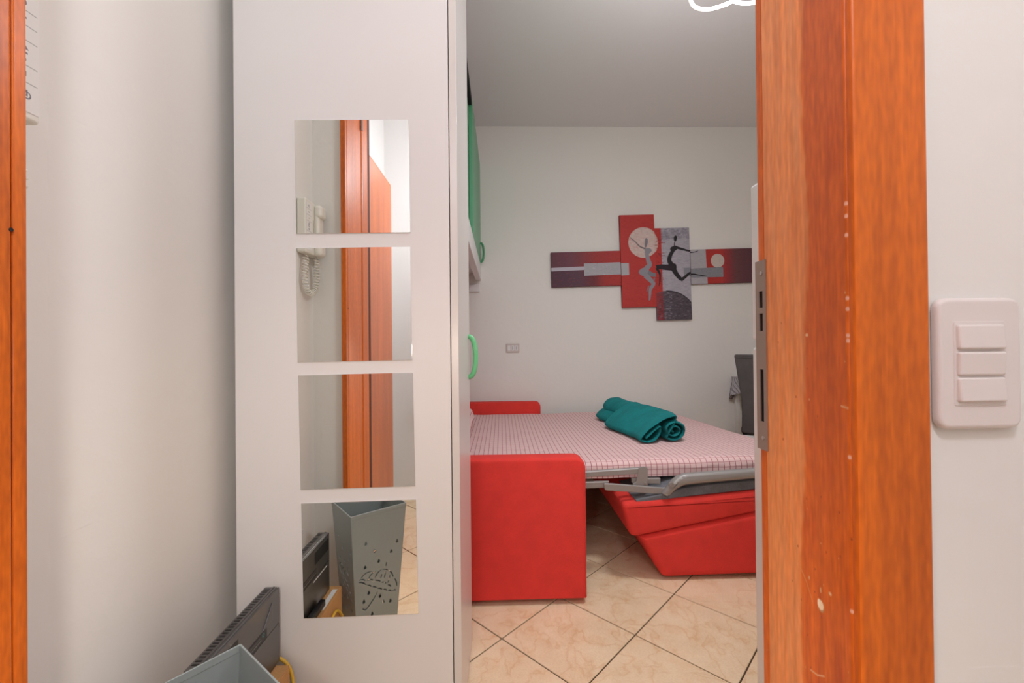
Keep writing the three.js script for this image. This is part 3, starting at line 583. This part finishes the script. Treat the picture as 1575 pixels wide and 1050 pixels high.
// ---------------------------------------------------------------- intercom on the left wall (seen in the mirrors, and its edge beside the left frame)
{
  const t = thing('intercom', 'white wall intercom with hanging handset and coiled cord, seen in the top mirror', 'intercom', [XL, 1.37, -0.60]);
  const P = mover(-XL, -1.37, 0.60);
  const icons = canvas(128, 512, (c, w, h) => {
    c.fillStyle = '#eceae4'; c.fillRect(0, 0, w, h); c.strokeStyle = '#a9a6a2'; c.lineWidth = 4;
    for (const y of [70, 135, 200, 310, 385]) { c.beginPath(); c.moveTo(8, y); c.lineTo(120, y); c.stroke(); }
    c.strokeStyle = c.fillStyle = '#77757a'; c.lineWidth = 6;
    const ring = (y, r) => { c.beginPath(); c.arc(64, y, r, 0, 7); c.stroke(); };
    ring(36, 12); c.fillRect(50, 98, 28, 8); c.beginPath(); c.arc(64, 168, 6, 0, 7); c.fill();
    c.beginPath(); c.moveTo(48, 238); c.lineTo(80, 238); c.lineTo(64, 216); c.closePath(); c.stroke();
    c.fillRect(48, 252, 34, 8); ring(286, 9); c.fillRect(50, 336, 26, 22); c.strokeRect(48, 420, 30, 22); c.beginPath(); c.arc(78, 440, 14, 0, 7); c.stroke();
  });
  const b = mesh('base', P(box(XL, XL + 0.034, 1.372, 1.572, -0.672, -0.545, 0.006, 3)), M.ivory, t);
  const lab = new THREE.PlaneGeometry(0.044, 0.175); lab.rotateY(Math.PI / 2);
  mesh('button_label', P(lab.translate(XL + 0.0346, 1.472, -0.647)), std({ map: icons, roughness: 0.5 }), b);
  mesh('handset', P([box(XL + 0.03, XL + 0.052, 1.37, 1.566, -0.604, -0.553, 0.011, 4), box(XL + 0.03, XL + 0.062, 1.515, 1.566, -0.606, -0.551, 0.014, 4), box(XL + 0.03, XL + 0.06, 1.37, 1.42, -0.606, -0.551, 0.014, 4)]), M.ivory, t);
  mesh('cradle_slot', P(box(XL + 0.032, XL + 0.034, 1.42, 1.505, -0.6085, -0.6065)), M.dark, t);
  // coiled cord: a helix along a hanging loop
  const loop = new THREE.CatmullRomCurve3([[XL + 0.02, 1.368, -0.640], [XL + 0.02, 1.33, -0.645], [XL + 0.02, 1.275, -0.652], [XL + 0.02, 1.236, -0.630], [XL + 0.02, 1.228, -0.600], [XL + 0.022, 1.25, -0.570], [XL + 0.03, 1.31, -0.572], [XL + 0.034, 1.372, -0.585]].map((p) => new THREE.Vector3(...p)));
  const fr = loop.computeFrenetFrames(600, false), hp = [];
  for (let i = 0; i <= 600; i++) { const p = loop.getPointAt(i / 600), a = i / 600 * Math.PI * 2 * 30, r = 0.009 * Math.min(1, i / 20, (600 - i) / 20); p.addScaledVector(fr.normals[i], r * Math.cos(a)).addScaledVector(fr.binormals[i], r * Math.sin(a)); hp.push(p); }
  mesh('coiled_cord', P(new THREE.TubeGeometry(new THREE.CatmullRomCurve3(hp), 1100, 0.0023, 6)), M.ivory, t);
}
// cable duct low on the left wall (mirror only)
tag(mesh('cable_duct', box(XL, XL + 0.012, 0.345, 0.362, -0.815, -0.66, 0.002), M.white), 'thin white cable duct on the left wall, seen in the lowest mirror above the router', 'cable duct');

// ---------------------------------------------------------------- carton, router, cable, adapter
{
  const t = thing('cardboard_box', 'brown cardboard box standing on the floor under the black router', 'box', [-0.64, 0, -0.945]);
  const P = mover(0.64, 0, 0.945);
  mesh('carton', P(box(-0.728, -0.538, 0, 0.228, -1.085, -0.80, 0.0015)), M.card, t);
  mesh('lid_flap', P([box(-0.727, -0.6395, 0.228, 0.231, -1.084, -0.801), box(-0.6365, -0.539, 0.228, 0.231, -1.084, -0.801)]), M.card, t);
  const lb = mesh('paper_label', P(box(-0.560, -0.545, 0.231, 0.2314, -0.93, -0.82)), M.white, t); lb.userData.label = 'white paper label on the lid';
}
{
  const t = thing('router', 'black plastic router standing on edge on the cardboard box, against the left wall', 'router', [-0.588, 0.2315, -0.96]);
  const y0 = 0, H = 0.188, z0 = -0.140, z1 = 0.140, x1 = 0.018, x0 = -0.018;
  mesh('body', box(x0, x1 - 0.004, y0, H, z0, z1, 0.003, 3), M.router, t);
  mesh('front_cover', [box(x1 - 0.0035, x1, 0.002, 0.098, z0 + 0.001, z1 - 0.001, 0.0012), box(x1 - 0.0035, x1, 0.0995, H - 0.001, z0 + 0.001, z1 - 0.001, 0.0012)], M.router, t);
  mesh('top_ridge', box(x0 + 0.022, x0 + 0.025, H, H + 0.0012, z0 + 0.002, z1 - 0.002), M.router, t);
  for (let i = 0; i < 26; i++) mesh('vent_slot', box(x0 + 0.006, x0 + 0.018, H - 0.001, H + 0.0006, z0 + 0.012 + i * 0.010, z0 + 0.0165 + i * 0.010), M.blackPlastic, t);
  // raised triangular corner mark and recessed grip
  const tri = new THREE.Shape([[-0.066, 0.128], [-0.104, 0.128], [-0.104, 0.166]].map(([z, y]) => new THREE.Vector2(-z, y)));
  const tg = new THREE.ExtrudeGeometry(tri, { depth: 0.0025, bevelEnabled: true, bevelSize: 0.0015, bevelThickness: 0.0008, bevelSegments: 2 }); tg.rotateY(Math.PI / 2); tg.translate(x1 - 0.001, 0, 0);
  mesh('corner_mark', metric(tg), M.router, t);
  mesh('grip_recess', box(x1 - 0.0002, x1 + 0.0004, 0.135, 0.172, 0.03, 0.132, 0.0002), M.blackPlastic, t);
  const print = canvas(512, 96, (c, w, h) => {
    c.fillStyle = '#2b2a2b'; c.fillRect(0, 0, w, h); c.fillStyle = '#8f8f90';
    let x = 14; while (x < 400) { const l = 8 + rnd() * 26; c.fillRect(x, 58, l, 9); x += l + 8; }
    c.fillStyle = '#6d6c6e'; x = 14; while (x < 380) { const l = 6 + rnd() * 16; c.fillRect(x, 28, l, 7); x += l + 8; }
    c.strokeStyle = '#3f9f94'; c.lineWidth = 7; c.beginPath(); c.arc(450, 34, 16, 0, 7); c.stroke();
  });
  const pg = new THREE.PlaneGeometry(0.12, 0.0225); pg.rotateY(Math.PI / 2); pg.translate(x1 + 0.0006, 0.112, -0.02);
  mesh('printed_text', pg, std({ map: print, roughness: 0.4 }), t);
  mesh('status_strip', box(x1 - 0.0002, x1 + 0.0006, 0.088, 0.0905, 0.02, 0.12), M.white, t);
}
{
  const pts = [[-0.606, 0.243, -1.106], [-0.590, 0.238, -1.107], [-0.572, 0.231, -1.107], [-0.556, 0.221, -1.105], [-0.543, 0.200, -1.102], [-0.534, 0.17, -1.092], [-0.530, 0.15, -1.03], [-0.530, 0.17, -0.95], [-0.531, 0.19, -0.87], [-0.534, 0.12, -0.80], [-0.56, 0.03, -0.75], [-0.64, 0.008, -0.66], [-0.70, 0.03, -0.59], [-0.722, 0.10, -0.555], [-0.726, 0.16, -0.553]];
  tag(mesh('network_cable', tube(pts, 0.0042, 90, 8), M.yellow), 'yellow network cable looping from the black router around the cardboard box', 'cable');
  const t = thing('power_adapter', 'small black power adapter beside the black router on the box, seen in the lowest mirror', 'power adapter', [-0.556, 0.2315, -0.995]);
  mesh('case', box(-0.009, 0.008, 0.0, 0.02, 0.0, 0.09, 0.004, 3), M.blackPlastic, t);
  mesh('plug_pin', cyl(0.002, 0.012, 0.0, 0.01, 0.095, 'z', 8), M.steelShiny, t);
}

// ---------------------------------------------------------------- umbrella stand with cut-out umbrella and drops
{
  const t = thing('umbrella_stand', 'grey metal square umbrella stand with a cut-out umbrella and raindrops', 'umbrella stand', [-0.484, 0, -0.684]);
  const HT = 0.466, RT = 0.139, RB = 0.098, A = -1.683, th = 0.0014;
  const wT = RT * Math.SQRT2, wB = RB * Math.SQRT2;
  // the drawing on a face, measured on its reflection: (X, Y) there -> (u across, y up)
  const conv = ([X, Y]) => { const l = 232 + (Y - 165) * 0.027, r = 690 - (Y - 60) * 0.0737, u = (X - l) / (r - l), yt = 165 - 105 * u; const y = HT - (Y - yt) * (0.000392 + 0.000031 * u); const w = wB + (wT - wB) * y / HT; return [(0.5 - u) * w, y]; };
  const slotHole = (pts, w) => {
    const P = pts.map(conv), L = [], R = [];
    P.forEach((p, i) => { const a = P[Math.max(0, i - 1)], b = P[Math.min(P.length - 1, i + 1)], dx = b[0] - a[0], dy = b[1] - a[1], d = Math.hypot(dx, dy); const ww = 1.5 * w * (i === 0 || i === P.length - 1 ? 0.35 : 1); L.push([p[0] - dy / d * ww, p[1] + dx / d * ww]); R.unshift([p[0] + dy / d * ww, p[1] - dx / d * ww]); });
    return [...L, ...R];
  };
  const drop = (X, Y) => { const [x, y] = conv([X, Y]), out = []; for (let i = 0; i < 12; i++) { const a = i / 12 * 6.283; const r = 0.0050; out.push([x + r * Math.cos(a) * (Math.sin(a) > 0 ? 1 - 0.55 * Math.sin(a) : 1), y + r * Math.sin(a) * (Math.sin(a) > 0 ? 1.9 : 1)]); } return out; };
  const holes = [[345, 403], [415, 470], [610, 385], [558, 472], [449, 556], [337, 610], [363, 834], [323, 912], [458, 860], [487, 908], [551, 897], [390, 1018], [300, 1090], [480, 1080], [560, 1060]].map(([a, b]) => drop(a, b));
  const arc = (a, b, bow, n = 5) => { const o = []; for (let i = 0; i <= n; i++) { const s = i / n; o.push([a[0] + (b[0] - a[0]) * s - (b[1] - a[1]) * bow * Math.sin(Math.PI * s), a[1] + (b[1] - a[1]) * s + (b[0] - a[0]) * bow * Math.sin(Math.PI * s)]); } return o; };
  const S = (p, w) => holes.push(slotHole(p, w));
  S(arc([302, 702], [392, 638], -0.13), 0.0013); S(arc([360, 712], [424, 636], -0.1), 0.0012); S(arc([414, 704], [470, 628], -0.1), 0.0013); S(arc([482, 624], [530, 630], -0.08), 0.0012);
  S(arc([540, 632], [578, 690], -0.10), 0.0013); S(arc([590, 700], [611, 766], -0.10), 0.0014); S(arc([512, 640], [496, 700], 0.02), 0.0011); S(arc([548, 668], [527, 742], -0.04), 0.0012);
  S(arc([284, 722], [338, 719], -0.18), 0.0013); S(arc([350, 723], [410, 724], -0.2), 0.0012); S(arc([420, 722], [462, 730], -0.18), 0.0013); S(arc([474, 738], [512, 746], -0.2), 0.0013); S(arc([524, 758], [556, 772], -0.2), 0.0014);
  S(arc([282, 738], [342, 756], -0.14), 0.0014); S(arc([352, 764], [386, 774], -0.2), 0.0013); S(arc([396, 776], [428, 784], -0.2), 0.0013); S(arc([440, 790], [476, 798], -0.2), 0.0014); S(arc([486, 800], [520, 806], -0.2), 0.0013); S(arc([530, 806], [562, 812], -0.2), 0.0013); S(arc([570, 810], [604, 800], -0.2), 0.0014);
  S(arc([516, 562], [512, 596], 0), 0.0013); S(arc([474, 664], [466, 700], 0), 0.0011); S([[437, 816], [400, 886], [352, 962], [334, 980], [316, 976], [312, 960]], 0.0013);
  const sh = new THREE.Shape([[-wB / 2, 0], [wB / 2, 0], [wT / 2, HT], [-wT / 2, HT]].map(([x, y]) => new THREE.Vector2(x, y)));
  holes.forEach((h) => sh.holes.push(new THREE.Path(h.map(([x, y]) => new THREE.Vector2(x, y)))));
  const slope = Math.atan2((wT - wB) / 2, HT);
  for (let k = 0; k < 4; k++) {
    const g = metric(new THREE.ExtrudeGeometry(sh, { depth: th, bevelEnabled: false }));
    const m = mesh('side', g, M.bin, t);
    // outward direction of face k lies between corners k and k + 1
    const d = A + (k + 0.5) * Math.PI / 2, ox = Math.cos(d), oz = Math.sin(d);
    const hold = new THREE.Matrix4(), right = new THREE.Vector3(oz, 0, -ox), out = new THREE.Vector3(ox, 0, oz);
    const up = new THREE.Vector3(0, Math.cos(slope), 0).addScaledVector(out, Math.sin(slope)), nrm = new THREE.Vector3().crossVectors(right, up);
    hold.makeBasis(right, up, nrm); m.quaternion.setFromRotationMatrix(hold);
    m.position.copy(out).multiplyScalar(wB / 2 - th);
    const rimG = box(-wT / 2, wT / 2, HT / Math.cos(slope) - 0.012, HT / Math.cos(slope) + 0.0008, -0.001, 0.0026, 0.0008);
    mesh('rim', rimG, M.bin, m);
  }
  const bt = new THREE.BoxGeometry(wB - 0.004, 0.003, wB - 0.004); bt.rotateY(-A + Math.PI / 4); bt.translate(0, 0.004, 0); mesh('bottom', bt, M.bin, t);
}

// ---------------------------------------------------------------- lamps
{
  const t = thing('ceiling_lamp', 'glowing white curled tube lamp hanging below the bedroom ceiling', 'ceiling lamp', [0.81, CEIL, -1.5]);
  mesh('canopy', cyl(0.06, 0.03, 0, -0.015, 0, 'y', 32), M.white, t);
  const pts = [[-0.16, -0.12, 0], [-0.141, -0.156, 0], [-0.087, -0.177, 0.01], [-0.008, -0.17, 0.03], [0.071, -0.138, 0.05], [0.13, -0.10, 0.04], [0.17, -0.05, 0], [0.14, 0.0, -0.05], [0.08, -0.03, -0.06], [0.07, -0.09, -0.04], [0.11, -0.13, -0.01], [0.17, -0.143, 0.02], [0.24, -0.12, 0.02], [0.26, -0.07, 0], [0.18, 0.0, -0.06], [0.02, 0.02, -0.09], [-0.12, -0.03, -0.05]];
  mesh('glowing_tube', tube(pts.map(([x, y, z]) => [x * 0.75, -0.44 + 0.75 * y, z * 0.75]), 0.0062, 160, 10, true), M.ledOn, t);
  for (const x of [-0.04, 0.04]) mesh('hanging_wire', tube([[x * 0.5, -0.03, 0], [x * 1.2, -0.25, -0.04], [x * 2, -0.428, -0.064]], 0.0015, 10, 6), M.white, t);
  const l = new THREE.RectAreaLight(LED.color, LED.intensity, LED.size, LED.size * 0.6); l.position.set(0.03, -0.60, 0.0); l.rotation.x = -Math.PI / 2; l.name = 'ceiling_lamp_glow'; t.add(l);
  const o = new THREE.PointLight(LED.color, LED.glow, 0, 2); o.position.set(0.03, -0.53, -0.01); o.castShadow = true; o.shadow.radius = 8; o.name = 'ceiling_lamp_spread'; t.add(o);
}
{
  const [x, y, z] = FILL_GLOBE.at;
  const t = thing('added_pendant', 'round white glass pendant lamp added in the hall to light the doorway', 'pendant lamp', [x, CEIL, z]);
  mesh('canopy', cyl(0.05, 0.025, 0, -0.0125, 0, 'y', 28), M.white, t);
  mesh('cord', cyl(0.003, CEIL - y - 0.1, 0, -(CEIL - y - 0.1) / 2 - 0.02, 0, 'y', 8), M.white, t);
  mesh('socket_cap', cyl(0.03, 0.04, 0, y - CEIL + 0.095, 0, 'y', 20), M.white, t);
  const g = new THREE.SphereGeometry(FILL_GLOBE.radius, 32, 20); g.translate(0, y - CEIL, 0);
  mesh('lamp_globe', g, std({ color: 0xffffff, roughness: 0.4, emissive: FILL_GLOBE.color, emissiveIntensity: 1.5 }), t);
  const l = new THREE.PointLight(FILL_GLOBE.color, FILL_GLOBE.intensity, 0, 2); l.position.set(0, y - CEIL, 0); l.castShadow = true; l.shadow.radius = 4; l.name = 'added_pendant_glow'; t.add(l);
}
{
  const [x, y, z] = HALL_PANEL.at, [w, d] = HALL_PANEL.size;
  const t = thing('ceiling_panel_lamp', 'flat white ceiling light in the hall behind the doorway', 'ceiling lamp', [x, y, z]);
  mesh('frame', box(-w / 2 - 0.02, w / 2 + 0.02, 0.004, 0.024, -d / 2 - 0.02, d / 2 + 0.02, 0.004), M.white, t);
  mesh('diffuser_light', box(-w / 2, w / 2, 0.0, 0.004, -d / 2, d / 2), std({ color: 0xffffff, emissive: HALL_PANEL.color, emissiveIntensity: 0.6 }), t);
  const l = new THREE.RectAreaLight(HALL_PANEL.color, HALL_PANEL.intensity, w, d); l.position.set(0, -0.004, 0); l.rotation.x = -Math.PI / 2; l.name = 'hall_panel_glow'; t.add(l);
}
{
  const [x, y, z] = HALL_FILL_DOOR.at, [w, h] = HALL_FILL_DOOR.size;
  const t = new THREE.Group(); t.name = 'door_2'; t.position.set(x, y, z); scene.add(t); struct(t);
  mesh('frame', [box(-w / 2 - 0.06, -w / 2, -h / 2, h / 2 + 0.06, -0.02, 0.009, 0.003), box(w / 2, w / 2 + 0.06, -h / 2, h / 2 + 0.06, -0.02, 0.009, 0.003), box(-w / 2, w / 2, h / 2, h / 2 + 0.06, -0.02, 0.009, 0.003), box(-0.03, 0.03, -h / 2, h / 2, -0.02, 0.009, 0.003)], M.wood, t);
  mesh('added_window_pane', box(-w / 2, w / 2, -h / 2, h / 2, 0.0, 0.006), std({ color: 0xffffff, roughness: 0.6, emissive: HALL_FILL_DOOR.color, emissiveIntensity: 0.05 }), t);
  const l = new THREE.RectAreaLight(HALL_FILL_DOOR.color, HALL_FILL_DOOR.intensity, w, h); l.position.set(0, 0, -0.024); l.name = 'hall_door_fill'; t.add(l);
}
{
  const [x, y, z] = ENTRY_FILL.at, w = ENTRY_FILL.size;
  const t = thing('ceiling_panel_lamp', 'small square white ceiling light added as fill just inside the bedroom doorway', 'ceiling lamp', [x, y, z]);
  mesh('frame', box(-w / 2 - 0.015, w / 2 + 0.015, 0.004, 0.024, -w / 2 - 0.015, w / 2 + 0.015, 0.004), M.white, t);
  mesh('diffuser_light', box(-w / 2, w / 2, 0.0, 0.004, -w / 2, w / 2), std({ color: 0xffffff, emissive: ENTRY_FILL.color, emissiveIntensity: 1.0 }), t);
  const l = new THREE.RectAreaLight(ENTRY_FILL.color, ENTRY_FILL.intensity, w, w); l.position.set(0, -0.004, 0); l.rotation.x = -Math.PI / 2; l.name = 'entry_fill_glow'; t.add(l);
}
{
  const p = new THREE.Vector3(...FLASH_SPOT.at), q = new THREE.Vector3(...FLASH_SPOT.to), dir = q.clone().sub(p).normalize();
  const t = thing('flash_spot_lamp', 'added black spot lamp on a slim stand in the hall, in place of a camera flash', 'spot lamp', [p.x, 0, p.z + 0.06]);
  mesh('base', cyl(0.11, 0.02, 0, 0.01, 0, 'y', 36), M.blackPlastic, t);
  mesh('pole', cyl(0.008, p.y - 0.02, 0, p.y / 2, 0, 'y', 14), M.blackPlastic, t);
  const h = new THREE.LatheGeometry([[0.012, -0.055], [0.03, -0.055], [0.045, -0.03], [0.052, 0.002], [0.049, 0.002], [0.042, -0.028]].map(([x, y]) => new THREE.Vector2(x, y)), 36);
  const head = mesh('lamp_head', h, M.blackPlastic, t); head.position.set(0, p.y, -0.06); head.quaternion.setFromUnitVectors(new THREE.Vector3(0, 1, 0), dir);
  const d = mesh('glowing_lens_light', cyl(0.043, 0.002, 0, -0.012, 0, 'y', 30), std({ color: 0xffffff, emissive: FLASH_SPOT.color, emissiveIntensity: 1.5 }), head);
  const l = new THREE.SpotLight(FLASH_SPOT.color, FLASH_SPOT.intensity, 0, FLASH_SPOT.angle, FLASH_SPOT.penumbra, 2); l.castShadow = true; l.shadow.radius = 2; l.name = 'flash_spot_beam';
  l.position.copy(p).addScaledVector(dir, 0.004); l.target.position.copy(q); scene.add(l); scene.add(l.target);
}

renderer.render(scene, camera);
